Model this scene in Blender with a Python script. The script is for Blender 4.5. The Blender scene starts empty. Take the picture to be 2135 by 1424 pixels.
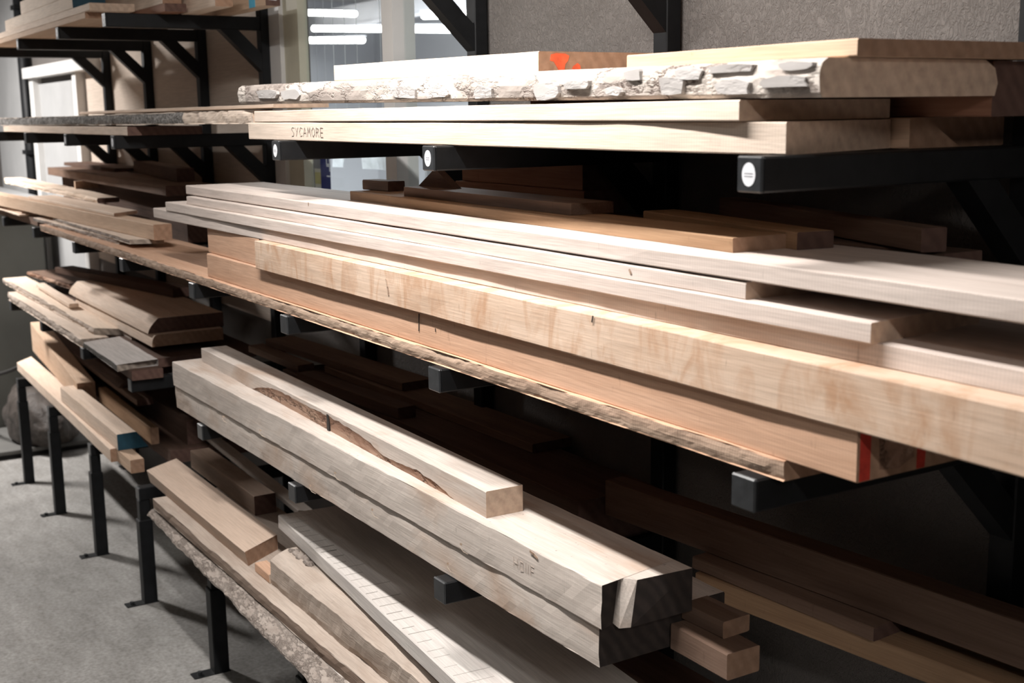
import bpy, bmesh, math, random
from mathutils import Vector, Matrix, noise
random.seed(7)
scene = bpy.context.scene
COL = scene.collection
PI = math.pi

# ------------------------------------------------------------------ camera
cam_d = bpy.data.cameras.new('camera')
cam = bpy.data.objects.new('camera', cam_d)
COL.objects.link(cam)
scene.camera = cam
yaw, pitch, roll = 1.0231, .1816, -.0141
F = Vector((-math.sin(yaw)*math.cos(pitch), math.cos(yaw)*math.cos(pitch), -math.sin(pitch)))
r0 = Vector((math.cos(yaw), math.sin(yaw), 0)); u0 = r0.cross(F)
RR = math.cos(roll)*r0 + math.sin(roll)*u0; UU = -math.sin(roll)*r0 + math.cos(roll)*u0
cam.matrix_world = Matrix(((RR.x, UU.x, -F.x, 1.3371), (RR.y, UU.y, -F.y, -1.1879), (RR.z, UU.z, -F.z, 1.9955), (0, 0, 0, 1)))
cam_d.sensor_width = 36.0
cam_d.lens = 2600.97/2135*36.0
cam_d.clip_start = .05
cam_d.dof.use_dof = True
cam_d.dof.focus_distance = 2.75
cam_d.dof.aperture_fstop = 5.6

# ------------------------------------------------------------------ world, exposure
w = bpy.data.worlds.new('world'); scene.world = w; w.use_nodes = True
bg = w.node_tree.nodes['Background']
bg.inputs[0].default_value = (.93, .96, 1.0, 1); bg.inputs[1].default_value = .045
vs = scene.view_settings
vs.view_transform = 'Standard'; vs.look = 'None'; vs.exposure = 0.0; vs.gamma = 1.0; vs.use_curve_mapping = False

# ------------------------------------------------------------------ lamps of the workshop (ceiling tubes)
def area(name, loc, sx, sy, energy, color=(1, .95, .88), rot=(0, 0, 0)):
    l = bpy.data.lights.new(name, 'AREA'); l.shape = 'RECTANGLE'; l.size = sx; l.size_y = sy
    l.energy = energy; l.color = color
    o = bpy.data.objects.new(name, l); o.location = loc; o.rotation_euler = rot; COL.objects.link(o)
    return o
area('tube_light_near', (-.85, -.60, 2.97), 1.8, .07, 96, (1, .965, .93))
area('tube_light_far', (-7.3, -1.15, 3.05), 1.2, .10, 255, (1, .965, .935))
area('tube_light_aisle', (2.9, -1.35, 3.0), 1.2, .12, 48, (1, .955, .91))
area('tube_light_office', (-6.2, 2.7, 3.15), 5.0, 1.2, 620, (.95, .98, 1))

# ------------------------------------------------------------------ materials
MATS = {}
def nodes_of(name):
    m = bpy.data.materials.new(name); m.use_nodes = True
    nt = m.node_tree; nt.nodes.clear()
    out = nt.nodes.new('ShaderNodeOutputMaterial'); b = nt.nodes.new('ShaderNodeBsdfPrincipled')
    nt.links.new(b.outputs[0], out.inputs[0]); MATS[name] = m
    return m, nt, b
def N(nt, t, **kw):
    n = nt.nodes.new(t)
    for k, v in kw.items(): setattr(n, k, v)
    return n
def coords(nt, scale, rnd=True):
    tc = N(nt, 'ShaderNodeTexCoord'); mp = N(nt, 'ShaderNodeMapping')
    mp.inputs['Scale'].default_value = scale
    if rnd:
        oi = N(nt, 'ShaderNodeObjectInfo'); mu = N(nt, 'ShaderNodeVectorMath', operation='SCALE'); ad = N(nt, 'ShaderNodeVectorMath', operation='ADD')
        mu.inputs[0].default_value = (13.7, 7.3, 5.1); nt.links.new(oi.outputs['Random'], mu.inputs['Scale'])
        nt.links.new(tc.outputs['Object'], ad.inputs[0]); nt.links.new(mu.outputs[0], ad.inputs[1]); nt.links.new(ad.outputs[0], mp.inputs['Vector'])
    else:
        nt.links.new(tc.outputs['Object'], mp.inputs['Vector'])
    return mp
def noise_n(nt, vec, scale, detail=4, rough=.55, dist=0.0):
    n = N(nt, 'ShaderNodeTexNoise'); n.inputs['Scale'].default_value = scale; n.inputs['Detail'].default_value = detail
    n.inputs['Roughness'].default_value = rough; n.inputs['Distortion'].default_value = dist
    nt.links.new(vec.outputs[0], n.inputs['Vector']); return n
def ramp(nt, fac, stops):
    r = N(nt, 'ShaderNodeValToRGB')
    el = r.color_ramp.elements
    while len(el) < len(stops): el.new(.5)
    for e, (p, c) in zip(el, stops):
        e.position = p; e.color = (*c, 1) if len(c) == 3 else c
    nt.links.new(fac, r.inputs[0]); return r
def mix(nt, a, b, fac, mode='MIX'):
    m = N(nt, 'ShaderNodeMix', data_type='RGBA', blend_type=mode)
    for sock, v in ((m.inputs[6], a), (m.inputs[7], b), (m.inputs[0], fac)):
        if hasattr(v, 'node'): nt.links.new(v, sock)
        elif isinstance(v, (int, float)): sock.default_value = v
        else: sock.default_value = (*v, 1)
    return m.outputs[2]
def bump(nt, bsdf, h, strength, dist, prev=None):
    b = N(nt, 'ShaderNodeBump'); b.inputs['Strength'].default_value = strength; b.inputs['Distance'].default_value = dist
    nt.links.new(h, b.inputs['Height'])
    if prev: nt.links.new(prev.outputs[0], b.inputs['Normal'])
    nt.links.new(b.outputs[0], bsdf.inputs['Normal']); return b

def wood(name, lo, hi, stain=(.3, .2, .14), stain_amt=.25, streak=22, saw=0.0, rough=.75, bumpy=.35, figure=0.0, speck=.35):
    m, nt, b = nodes_of(name)
    mp = coords(nt, (1.6, streak, streak)); g1 = noise_n(nt, mp, 1.0, 5, .6, .35)
    mp2 = coords(nt, (9, 260, 260)); g2 = noise_n(nt, mp2, 1.0, 3, .6)
    mp3 = coords(nt, (3.0, 9, 9)); g3 = noise_n(nt, mp3, 1.0, 4, .6, .6)
    base = ramp(nt, g1.outputs[0], [(.30, lo), (.68, hi)]).outputs[0]
    fine = ramp(nt, g2.outputs[0], [(.25, (.80, .80, .80)), (.70, (1.06, 1.06, 1.06))]).outputs[0]
    c = mix(nt, base, fine, 1.0, 'MULTIPLY')
    st = ramp(nt, g3.outputs[0], [(.50, (0, 0, 0)), (.74, (stain_amt,)*3)]).outputs[0]
    c = mix(nt, c, stain, st)
    mp6 = coords(nt, (95, 95, 24)); g6 = noise_n(nt, mp6, 1.0, 2, .5)
    c = mix(nt, c, tuple(.35*v for v in lo), ramp(nt, g6.outputs[0], [(.70, (0, 0, 0)), (.80, (speck,)*3)]).outputs[0])
    h = g2.outputs[0]
    if saw > 0:
        mp4 = coords(nt, (1, 1, 1)); wv = N(nt, 'ShaderNodeTexWave'); wv.bands_direction = 'X'
        wv.inputs['Scale'].default_value = 55; wv.inputs['Distortion'].default_value = 2.2; wv.inputs['Detail'].default_value = 2; wv.inputs['Detail Scale'].default_value = .6
        nt.links.new(mp4.outputs[0], wv.inputs['Vector'])
        sw = ramp(nt, wv.outputs['Fac'], [(.1, (1-saw,)*3), (.7, (1.0, 1.0, 1.0))]).outputs[0]
        c = mix(nt, c, sw, 1.0, 'MULTIPLY')
    if figure > 0:
        mp5 = coords(nt, (16, 6, 7)); mp5.inputs['Rotation'].default_value = (0, .6, 0); g5 = noise_n(nt, mp5, 1.0, 4, .6, .8)
        fg = ramp(nt, g5.outputs[0], [(.46, (0, 0, 0)), (.66, (figure,)*3)]).outputs[0]
        c = mix(nt, c, stain, fg)
    nt.links.new(c, b.inputs['Base Color'])
    b.inputs['Roughness'].default_value = rough; b.inputs['Specular IOR Level'].default_value = .10
    bump(nt, b, h, bumpy, .0012)
    return m
def endgrain(name, lo, hi):
    m, nt, b = nodes_of(name)
    mp = coords(nt, (1, 1, 1)); wv = N(nt, 'ShaderNodeTexWave'); wv.wave_type = 'RINGS'; wv.rings_direction = 'X'
    wv.inputs['Scale'].default_value = 13; wv.inputs['Distortion'].default_value = 5.0; wv.inputs['Detail'].default_value = 3; wv.inputs['Detail Scale'].default_value = 1.2
    nt.links.new(mp.outputs[0], wv.inputs['Vector'])
    n2 = noise_n(nt, mp, 60, 4)
    c = ramp(nt, wv.outputs['Fac'], [(.1, lo), (.9, hi)]).outputs[0]
    f = ramp(nt, n2.outputs[0], [(.3, (.78, .78, .78)), (.7, (1.05, 1.05, 1.05))]).outputs[0]
    nt.links.new(mix(nt, c, f, 1.0, 'MULTIPLY'), b.inputs['Base Color']); b.inputs['Roughness'].default_value = .9
    bump(nt, b, n2.outputs[0], .3, .001)
    return m
def bark(name, pale, mid, dark, scale=14, stretch=.45, crack=.06, depth=.004, patch=None):
    m, nt, b = nodes_of(name)
    mp = coords(nt, (stretch, 1, 1)); n1 = noise_n(nt, mp, scale*2.2, 6, .65)
    vo = N(nt, 'ShaderNodeTexVoronoi', feature='DISTANCE_TO_EDGE'); vo.inputs['Scale'].default_value = scale
    wob = N(nt, 'ShaderNodeVectorMath', operation='MULTIPLY_ADD'); nt.links.new(n1.outputs['Color'], wob.inputs[0]); wob.inputs[1].default_value = (.11, .11, .11); nt.links.new(mp.outputs[0], wob.inputs[2])
    nt.links.new(wob.outputs[0], vo.inputs['Vector'])
    c = ramp(nt, n1.outputs[0], [(.30, mid), (.62, pale)]).outputs[0]
    if patch:
        n2 = noise_n(nt, mp, scale*.55, 3, .5, .8)
        pf = ramp(nt, n2.outputs[0], [(.50, (0, 0, 0)), (.54, (1, 1, 1))]).outputs[0]
        c = mix(nt, c, patch, pf)
    cr = ramp(nt, vo.outputs['Distance'], [(0, (1, 1, 1)), (crack, (0, 0, 0))]).outputs[0]
    nb = noise_n(nt, mp, scale*.8, 2, .5); cm = ramp(nt, nb.outputs[0], [(.38, (0, 0, 0)), (.50, (1, 1, 1))]).outputs[0]
    cr = mix(nt, cr, cm, 1.0, 'MULTIPLY')
    c = mix(nt, c, dark, cr)
    nt.links.new(c, b.inputs['Base Color']); b.inputs['Roughness'].default_value = .92; b.inputs['Specular IOR Level'].default_value = .15
    hh = N(nt, 'ShaderNodeMath', operation='MINIMUM'); nt.links.new(vo.outputs['Distance'], hh.inputs[0]); hh.inputs[1].default_value = .15
    b1 = bump(nt, b, hh.outputs[0], .8, depth*5); bump(nt, b, n1.outputs[0], .6, depth, b1)
    return m
def plain(name, col, rough=.6, metal=0.0, var=.12, scale=18, bmp=.0, spec=.4, rnd=False):
    m, nt, b = nodes_of(name)
    mp = coords(nt, (1, 1, 1), rnd); n1 = noise_n(nt, mp, scale, 5, .6)
    c = ramp(nt, n1.outputs[0], [(.3, tuple(x*(1-var) for x in col)), (.7, tuple(min(1, x*(1+var)) for x in col))]).outputs[0]
    nt.links.new(c, b.inputs['Base Color']); b.inputs['Roughness'].default_value = rough; b.inputs['Metallic'].default_value = metal; b.inputs['Specular IOR Level'].default_value = spec
    if bmp: bump(nt, b, n1.outputs[0], .5, bmp)
    return m
def emit(name, col, s):
    m = bpy.data.materials.new(name); m.use_nodes = True; nt = m.node_tree; nt.nodes.clear()
    o = nt.nodes.new('ShaderNodeOutputMaterial'); e = nt.nodes.new('ShaderNodeEmission'); e.inputs[0].default_value = (*col, 1); e.inputs[1].default_value = s
    nt.links.new(e.outputs[0], o.inputs[0]); MATS[name] = m; return m

wood('sycamore', (.62, .50, .405), (.75, .63, .53), (.42, .36, .31), .30, 20, .05)
wood('sycamore_cream', (.68, .545, .43), (.79, .66, .545), (.50, .40, .30), .20, 14)
wood('ash_grey', (.56, .475, .425), (.69, .60, .545), (.36, .30, .27), .30, 26, .05)
wood('maple_grey', (.52, .45, .40), (.67, .595, .535), (.40, .25, .16), .60, 18, .05, speck=.6)
wood('pear_smooth', (.56, .425, .335), (.63, .49, .395), (.48, .35, .27), .2, 14, speck=.0)
wood('oak_grey', (.30, .215, .165), (.40, .295, .23), (.18, .12, .09), .5, 16)
wood('beech_pink', (.55, .335, .222), (.65, .42, .295), (.42, .26, .17), .30, 24, .03)
wood('beech_figured', (.58, .42, .31), (.68, .52, .405), (.44, .25, .145), .30, 16, .02, figure=.75, speck=.5)
wood('rough_edge', (.36, .25, .185), (.50, .37, .28), (.20, .12, .08), .60, 40, .12, bumpy=.9)
wood('pine_pale', (.67, .515, .405), (.79, .645, .53), (.52, .38, .26), .25, 16)
wood('pine_warm', (.54, .375, .265), (.64, .47, .345), (.44, .28, .18), .30, 18)
wood('oak_brown', (.30, .185, .11), (.40, .26, .16), (.22, .12, .07), .40, 26)
wood('cherry_red', (.26, .13, .085), (.34, .18, .12), (.18, .08, .05), .30, 24)
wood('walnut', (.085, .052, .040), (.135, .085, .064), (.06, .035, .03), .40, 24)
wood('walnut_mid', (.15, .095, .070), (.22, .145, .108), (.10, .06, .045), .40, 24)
wood('weathered_dark', (.075, .066, .058), (.16, .145, .13), (.04, .035, .03), .5, 8, .45, bumpy=.8)
wood('weathered', (.42, .39, .37), (.56, .52, .495), (.24, .20, .18), .35, 40, .10, bumpy=.7)
wood('bleached', (.58, .53, .50), (.70, .66, .62), (.44, .40, .37), .20, 18, .08)
wood('rough_brown', (.23, .165, .128), (.36, .275, .22), (.16, .10, .075), .60, 14, .05, bumpy=.9)
wood('dry_bast', (.40, .33, .28), (.54, .455, .39), (.28, .20, .15), .40, 10, .0, bumpy=1.0)
wood('ply_beige', (.50, .42, .355), (.55, .47, .40), (.44, .36, .30), .12, 4, bumpy=.1)
endgrain('end_pale', (.54, .395, .30), (.59, .44, .335))
endgrain('end_warm', (.33, .195, .125), (.37, .225, .148))
endgrain('end_dark', (.10, .052, .040), (.12, .066, .050))
endgrain('end_shaded', (.028, .020, .017), (.045, .032, .027))  # deep shade on the thick beams' cut ends, put into the colour
endgrain('end_grey', (.26, .215, .18), (.40, .335, .28))
bark('bark_pale', (.66, .60, .545), (.52, .455, .40), (.07, .04, .03), 15, .40, .045, .004, patch=(.40, .345, .31))
bark('bark_plate', (.47, .445, .43), (.37, .345, .33), (.14, .11, .09), 10, .3, .02, .002)
bark('bark_dark', (.50, .475, .45), (.13, .115, .105), (.025, .02, .018), 42, .8, .10, .005)
bark('bark_grey', (.40, .345, .305), (.27, .225, .195), (.13, .10, .085), 22, .4, .05, .004)
bark('bark_brown', (.34, .21, .15), (.20, .115, .08), (.05, .03, .022), 16, .3, .05, .003, patch=(.40, .27, .20))
plain('steel_black', (.0085, .009, .010), .5, 0, .25, 30, .0004, .22)
plain('cap_plastic', (.022, .0235, .0255), .38, 0, .3, 60, .0005, .5)
plain('sticker_white', (.72, .73, .76), .6)
plain('ink_grey', (.25, .25, .27), .8)
plain('pencil', (.10, .085, .075), .9)
plain('pencil_soft', (.19, .16, .14), .9)
plain('pencil_faint', (.50, .41, .35), .9)
plain('saw_grey', (.36, .335, .31), .9)
plain('dark_gap', (.03, .02, .015), .95)
plain('paint_orange', (.78, .12, .045), .75, 0, .25, 40)
plain('paint_red', (.45, .035, .02), .75, 0, .25, 60)
plain('paint_teal', (.012, .055, .085), .55, 0, .25, 40)
plain('paint_blue', (.03, .24, .42), .6, 0, .1, 30)
plain('paint_sky', (.10, .42, .62), .6, 0, .1, 30)
plain('white_paint', (.60, .59, .575), .5, 0, .05, 4)
plain('cream_paint', (.52, .50, .40), .6, 0, .08, 6)
plain('grey_paint', (.34, .34, .34), .6, 0, .08, 3)
plain('cabinet_green', (.085, .083, .073), .55, 0, .12, 2)
plain('office_wall', (.62, .63, .66), .8, 0, .05, 1)
plain('office_dark', (.20, .20, .21), .8, 0, .1, 2)
plain('navy', (.025, .03, .11), .7)
plain('yellow_card', (.45, .40, .16), .8)
plain('paper', (.80, .82, .84), .7)
plain('rubber', (.015, .013, .012), .6)
plain('plastic_sack', (.06, .05, .044), .55, 0, .45, 14, .03, .25)
plain('platform_grey', (.12, .117, .11), .7, 0, .12, 5)
plain('ceiling_paint', (.55, .54, .52), .9)
emit('tube_glow', (1, .98, .95), 14.0)

# plaster wall with trowel relief
m, nt, b = nodes_of('plaster')
mp = coords(nt, (1, 1, 1), False)
mpw = coords(nt, (78, 1, 46), False)
n1 = noise_n(nt, mp, 2.2, 5, .6); n2 = noise_n(nt, mpw, 1.0, 4, .7, 1.5); n3 = noise_n(nt, mp, 26, 3, .6, 2.0)
c = ramp(nt, n1.outputs[0], [(.3, (.118, .105, .096)), (.7, (.165, .150, .139))]).outputs[0]
sp = ramp(nt, n3.outputs[0], [(.74, (0, 0, 0)), (.80, (.5, .5, .5))]).outputs[0]
c = mix(nt, c, (.06, .048, .04), sp)
nt.links.new(c, b.inputs['Base Color']); b.inputs['Roughness'].default_value = .85
rl = ramp(nt, n2.outputs[0], [(.42, (0, 0, 0)), (.60, (1, 1, 1))])
b1 = bump(nt, b, rl.outputs[0], .6, .005); bump(nt, b, n3.outputs[0], .4, .004, b1)
# concrete floor
m, nt, b = nodes_of('concrete')
mp = coords(nt, (1, 1, 1), False); mpx = coords(nt, (1.2, 5, 1), False)
n1 = noise_n(nt, mp, 1.3, 6, .62, .4); n2 = noise_n(nt, mp, 70, 4, .6); n3 = noise_n(nt, mpx, 3.0, 5, .65); n4 = noise_n(nt, mp, 16, 4, .7)
c = ramp(nt, n1.outputs[0], [(.3, (.245, .238, .228)), (.7, (.345, .335, .322))]).outputs[0]
c = mix(nt, c, ramp(nt, n3.outputs[0], [(.35, (.80, .79, .78)), (.65, (1.08, 1.08, 1.08))]).outputs[0], 1.0, 'MULTIPLY')
c = mix(nt, c, ramp(nt, n2.outputs[0], [(.3, (.66, .65, .63)), (.65, (1.08, 1.08, 1.08))]).outputs[0], 1.0, 'MULTIPLY')
c = mix(nt, c, (.17, .145, .125), ramp(nt, n4.outputs[0], [(.62, (0, 0, 0)), (.74, (.75, .75, .75))]).outputs[0])
nt.links.new(c, b.inputs['Base Color']); b.inputs['Roughness'].default_value = .82
b1 = bump(nt, b, n4.outputs[0], .35, .006); bump(nt, b, n2.outputs[0], .4, .002, b1)
# window glass
m = bpy.data.materials.new('pane_glass'); m.use_nodes = True; nt = m.node_tree; nt.nodes.clear(); MATS['pane_glass'] = m
o = nt.nodes.new('ShaderNodeOutputMaterial'); tr = nt.nodes.new('ShaderNodeBsdfTransparent'); gl = nt.nodes.new('ShaderNodeBsdfGlossy'); mx = nt.nodes.new('ShaderNodeMixShader'); lw = nt.nodes.new('ShaderNodeLayerWeight')
pw = nt.nodes.new('ShaderNodeMath'); pw.operation = 'POWER'; pw.inputs[1].default_value = 4.0; ml = nt.nodes.new('ShaderNodeMath'); ml.operation = 'MULTIPLY'; ml.inputs[1].default_value = .30
tr.inputs[0].default_value = (.95, .97, .97, 1); gl.inputs['Roughness'].default_value = .03; lw.inputs[0].default_value = .5
nt.links.new(lw.outputs['Facing'], pw.inputs[0]); nt.links.new(pw.outputs[0], ml.inputs[0])
nt.links.new(ml.outputs[0], mx.inputs[0]); nt.links.new(tr.outputs[0], mx.inputs[1]); nt.links.new(gl.outputs[0], mx.inputs[2]); nt.links.new(mx.outputs[0], o.inputs[0])

# ------------------------------------------------------------------ mesh helpers
def link(name, bm, mats, parent=None, smooth=False, recalc=True):
    if recalc: bmesh.ops.recalc_face_normals(bm, faces=bm.faces)
    me = bpy.data.meshes.new(name); bm.to_mesh(me); bm.free()
    for mm in (mats if isinstance(mats, (list, tuple)) else [mats]): me.materials.append(MATS[mm])
    if smooth:
        for p in me.polygons: p.use_smooth = True
    o = bpy.data.objects.new(name, me); COL.objects.link(o)
    if parent: o.parent = parent
    return o
def bx(bm, x0, x1, y0, y1, z0, z1, mi=0, bev=0):
    vs_ = [bm.verts.new((x, y, z)) for x in (x0, x1) for y in (y0, y1) for z in (z0, z1)]
    fs = []
    for idx in ((0, 1, 3, 2), (4, 6, 7, 5), (0, 4, 5, 1), (2, 3, 7, 6), (0, 2, 6, 4), (1, 5, 7, 3)):
        f = bm.faces.new([vs_[i] for i in idx]); f.material_index = mi; fs.append(f)
    if bev:
        bmesh.ops.recalc_face_normals(bm, faces=fs)
        es = list({e for f in fs for e in f.edges})
        bmesh.ops.bevel(bm, geom=es, offset=bev, segments=1, affect='EDGES', profile=.5)
    return bm
def box(name, mat, x0, x1, y0, y1, z0, z1, parent=None, bev=0):
    return link(name, bx(bmesh.new(), x0, x1, y0, y1, z0, z1, 0, bev), mat, parent)
def prism(bm, pts, axis, a, b_, mi=0):
    """extrude polygon pts (2-D) along axis 0/1/2 from a to b_"""
    def mk(p, t):
        q = [0, 0, 0]; k = 0
        for i in range(3):
            if i == axis: q[i] = t
            else: q[i] = p[k]; k += 1
        return bm.verts.new(q)
    lo = [mk(p, a) for p in pts]; hi = [mk(p, b_) for p in pts]
    n = len(pts); fs = [bm.faces.new(lo), bm.faces.new(hi)]
    for i in range(n): fs.append(bm.faces.new((lo[i], lo[(i+1) % n], hi[(i+1) % n], hi[i])))
    for f in fs: f.material_index = mi
    return bm
def tag(o, label=None, cat=None, group=None, kind=None):
    if label: o['label'] = label
    if cat: o['category'] = cat
    if group: o['group'] = group
    if kind: o['kind'] = kind
    return o
def empty(name, loc=(0, 0, 0)):
    o = bpy.data.objects.new(name, None); o.empty_display_size = .1; o.location = loc; COL.objects.link(o); return o
def ribbon(name, pts, width, mat, parent, plane='xz', off=0.0, thick=.0006):
    """flat stroke along 2-D points; plane 'xz' (faces -y at y=off) or 'yz' (faces +x at x=off)"""
    bm = bmesh.new()
    for (a0, b0), (a1, b1_) in zip(pts[:-1], pts[1:]):
        dx, dz = a1-a0, b1_-b0; L = math.hypot(dx, dz) or 1e-6
        ux, uz = dx/L, dz/L; hx, hz = -uz*width/2, ux*width/2; ex, ez = ux*width*.3, uz*width*.3
        q = [(a0-ex+hx, b0-ez+hz), (a1+ex+hx, b1_+ez+hz), (a1+ex-hx, b1_+ez-hz), (a0-ex-hx, b0-ez-hz)]
        if plane == 'xz': prism(bm, q, 1, off-thick, off+.0004)
        else: prism(bm, q, 0, off-.0004, off+thick)
    return link(name, bm, mat, parent)

SHELF = {1: .5726, 2: 1.0068, 3: 1.4731, 4: 1.9313, 5: 2.3735, 6: 2.83}
XK = [0.0, -.9528, -1.8025, -2.6053, -3.4704, -4.2604, -5.1313, -5.952]
YU, YW = .5905, .6388
def floor_z(x): return .2784 + .0528*x

# ------------------------------------------------------------------ room shell
bm = bmesh.new()
x0, x1 = -13.0, 4.0
vsx = [bm.verts.new((x, y, floor_z(x)+dz)) for dz in (0, -.12) for x in (x0, x1) for y in (-6, YW)]
for idx in ((0, 1, 3, 2), (4, 6, 7, 5), (0, 4, 5, 1), (2, 3, 7, 6), (0, 2, 6, 4), (1, 5, 7, 3)): bm.faces.new([vsx[i] for i in idx])
tag(link('floor', bm, 'concrete'), kind='structure')
WX0, WX1, WZ0, WZ1 = -3.44, -1.80, 1.62, 2.95
bm = bmesh.new()
bx(bm, WX1, 4.0, YW, YW+.16, -.5, 3.4); bx(bm, -13, WX0, YW, YW+.16, -.9, 3.4)
bx(bm, WX0, WX1, YW, YW+.16, -.5, WZ0); bx(bm, WX0, WX1, YW, YW+.16, WZ1, 3.4)
wall = tag(link('wall_back', bm, 'plaster'), kind='structure')
for xa, xb in ((-4.235, -3.47), (-5.105, -4.238), (-5.925, -5.108), (-6.52, -5.928)):
    box('panel', 'ply_beige', xa, xb, YW-.006, YW-.0005, 1.15, 3.1, wall)
# crack in the plaster low on the right
pts = [(-.05, 1.40), (-.035, 1.36), (-.028, 1.325), (-.005, 1.298), (.03, 1.287), (.075, 1.283), (.12, 1.274), (.165, 1.276)]
ribbon('crack', pts, .006, 'pencil', wall, 'xz', YW-.0003, .0006)
tag(box('ceiling', 'ceiling_paint', -13, 4, -6, YW, 3.4, 3.5), kind='structure')
tag(box('wall_far', 'office_wall', -13.2, -13.0, -6, YW, -.9, 3.5), kind='structure')
# lamps hung from the ceiling
def batten(x, y, z, L, label):
    e = tag(empty('tube_lamp', (x, y, z)), label, 'lamp')
    bm = bmesh.new(); prism(bm, [(-.05, .03), (-.035, .085), (.035, .085), (.05, .03)], 0, -L/2, L/2); link('housing', bm, 'white_paint', e)
    for s in (-.4, .4): box('hanger', 'steel_black', s*L-.004, s*L+.004, -.004, .004, .085, 3.4-z, e)
    for s in (-1, 1): box('tube_holder', 'white_paint', s*L/2-.012 if s > 0 else -L/2, L/2 if s > 0 else -L/2+.012, -.016, .016, .002, .03, e)
batten(-.85, -.60, 2.975, 1.9, 'white tube lamp hung over the near end of the rack')
batten(2.9, -1.35, 3.005, 1.3, 'white tube lamp hung over the aisle behind the viewpoint')
batten(-7.3, -1.15, 3.055, 1.3, 'white tube lamp hung over the far end of the aisle')

# window in the back wall
win = tag(empty('window_1', ((WX0+WX1)/2, YW, WZ0)), kind='structure'); wy = YW-.012
ox, oz = -(WX0+WX1)/2, -WZ0
def wbox(name, mat, xa, xb, ya, yb, za, zb, bev=0): return box(name, mat, xa+ox, xb+ox, ya-YW, yb-YW, za+oz, zb+oz, win, bev)
wbox('window_frame', 'white_paint', WX0, -3.31, YW-.015, YW+.10, WZ0, WZ1)
wbox('frame_post', 'cream_paint', -3.31, -3.165, YW+.002, YW+.04, WZ0, WZ1)
wbox('mullion', 'white_paint', -2.425, -2.345, YW-.01, YW+.07, WZ0+.05, WZ1)
wbox('window_sill', 'white_paint', WX0, WX1, YW-.02, YW+.14, WZ0, WZ0+.05)
wbox('pane', 'pane_glass', -3.165, -2.425, YW+.03, YW+.035, WZ0+.05, WZ1)
wbox('pane', 'pane_glass', -2.345, WX1, YW+.03, YW+.035, WZ0+.05, WZ1)

# room behind the window
tag(box('wall_office', 'office_wall', -13, 1, 5.2, 5.3, -.5, 3.4), kind='structure')
tag(box('wall_office_end', 'office_wall', -12.2, -12.1, YW+.16, 5.2, -.5, 3.4), kind='structure')
tag(box('floor_office', 'office_dark', -13, 1, YW+.16, 5.2, -.1, 0.0), kind='structure')
tag(box('ceiling_office', 'ceiling_paint', -13, 1, YW+.16, 5.2, 3.25, 3.35), kind='structure')
def tube(x0_, x1_, y, z0_, z1_, label, dy=0):
    e = tag(empty('strip_light', ((x0_+x1_)/2, y, (z0_+z1_)/2)), label, 'lamp', 'strip lights seen through the window')
    L = math.hypot(x1_-x0_, z1_-z0_); e.rotation_euler = (0, -math.atan2(z1_-z0_, x1_-x0_), 0)
    bm = bmesh.new(); prism(bm, [(.028*math.cos(t*PI/5), .028*math.sin(t*PI/5)) for t in range(10)], 0, -L/2, L/2); link('tube', bm, 'tube_glow', e, True)
    box('housing', 'office_dark', -L/2-.02, L/2+.02, -.025, .025, .026, .04, e)
tube(-9.81, -7.17, 3.5, 2.79, 2.62, 'longest glowing strip light crossing behind the window bar')
tube(-10.45, -8.58, 3.42, 2.715, 2.617, 'lowest glowing strip light at the left of the window')
tube(-10.57, -9.07, 3.58, 2.995, 2.872, 'glowing strip light above the longest one, left of the window bar')
tube(-7.60, -6.3, 3.5, 2.75, 2.68, 'glowing strip light at the right of the window, partly behind the brace')
e = tag(empty('steel_girder', (-8.5, 3.9, 2.95)), 'dark grey beam above the strip lights behind the window', 'beam')
box('girder_web', 'office_dark', -3.5, 3.5, -.05, .05, -.12, .06, e); box('girder_flange', 'office_dark', -3.5, 3.5, -.10, .10, -.15, -.12, e)
# things hung near the glass
def sheet(name, mat, x0_, x1_, y, z0_, z1_, label, cat, skew=0.0, curl=.02):
    bm = bmesh.new(); n = 6; rows = []
    for i in range(n+1):
        t = i/n; z = z1_+(z0_-z1_)*t
        rows.append([bm.verts.new((x0_+(x1_-x0_)*s/4-skew*t, y+curl*t*t*math.sin(s*.9), z)) for s in range(5)])
    for i in range(n):
        for s in range(4): bm.faces.new((rows[i][s], rows[i][s+1], rows[i+1][s+1], rows[i+1][s]))
    r = bmesh.ops.solidify(bm, geom=list(bm.faces), thickness=.002)
    o = tag(link(name, bm, mat), label, cat)
    for x in (x0_+.01, x1_-.01): box('string', 'paper', x-.0008, x+.0008, y-.0008, y+.0008, z1_-.004, 3.25, o)
    return o
sheet('paper_sheet', 'paper', -3.40, -3.27, .88, 1.785, 1.98, 'small white paper sheet hanging behind the glass, left one', 'paper', .05)
sheet('paper_sheet', 'paper', -3.22, -2.99, .9, 1.785, 1.98, 'wide white paper sheet hanging behind the glass beside the window bar', 'paper', -.02)
bn = sheet('banner', 'navy', -3.62, -3.515, .9, 1.60, 1.90, 'narrow navy banner with pale vertical lettering behind the glass', 'banner', 0, .004)
for k, st in enumerate((((0, 0), (.03, 0)), ((0, .0), (0, .025), (.03, .025), (.03, .0)), ((0, .0), (.03, 0), (.03, .02)), ((0, .01), (.03, .01)))):
    ribbon('lettering', [(-3.55+p[0], 1.85-.032*k-p[1]) for p in st], .006, 'paper', bn, 'xz', .8985)
cd = empty('notice_board', (-3.70, .92, 1.60)); tag(cd, 'narrow card with small pictures beside the navy banner', 'notice')
box('stand', 'cream_paint', -.01, .01, .005, .02, -1.60, .3, cd); box('card', 'cream_paint', -.045, .055, 0, .004, 0, .30, cd)
for k, mm in enumerate(('office_dark', 'office_dark', 'yellow_card', 'office_wall')): box('picture', mm, -.035, .045, -.002, .0, .235-.065*k, .285-.065*k, cd)
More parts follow.
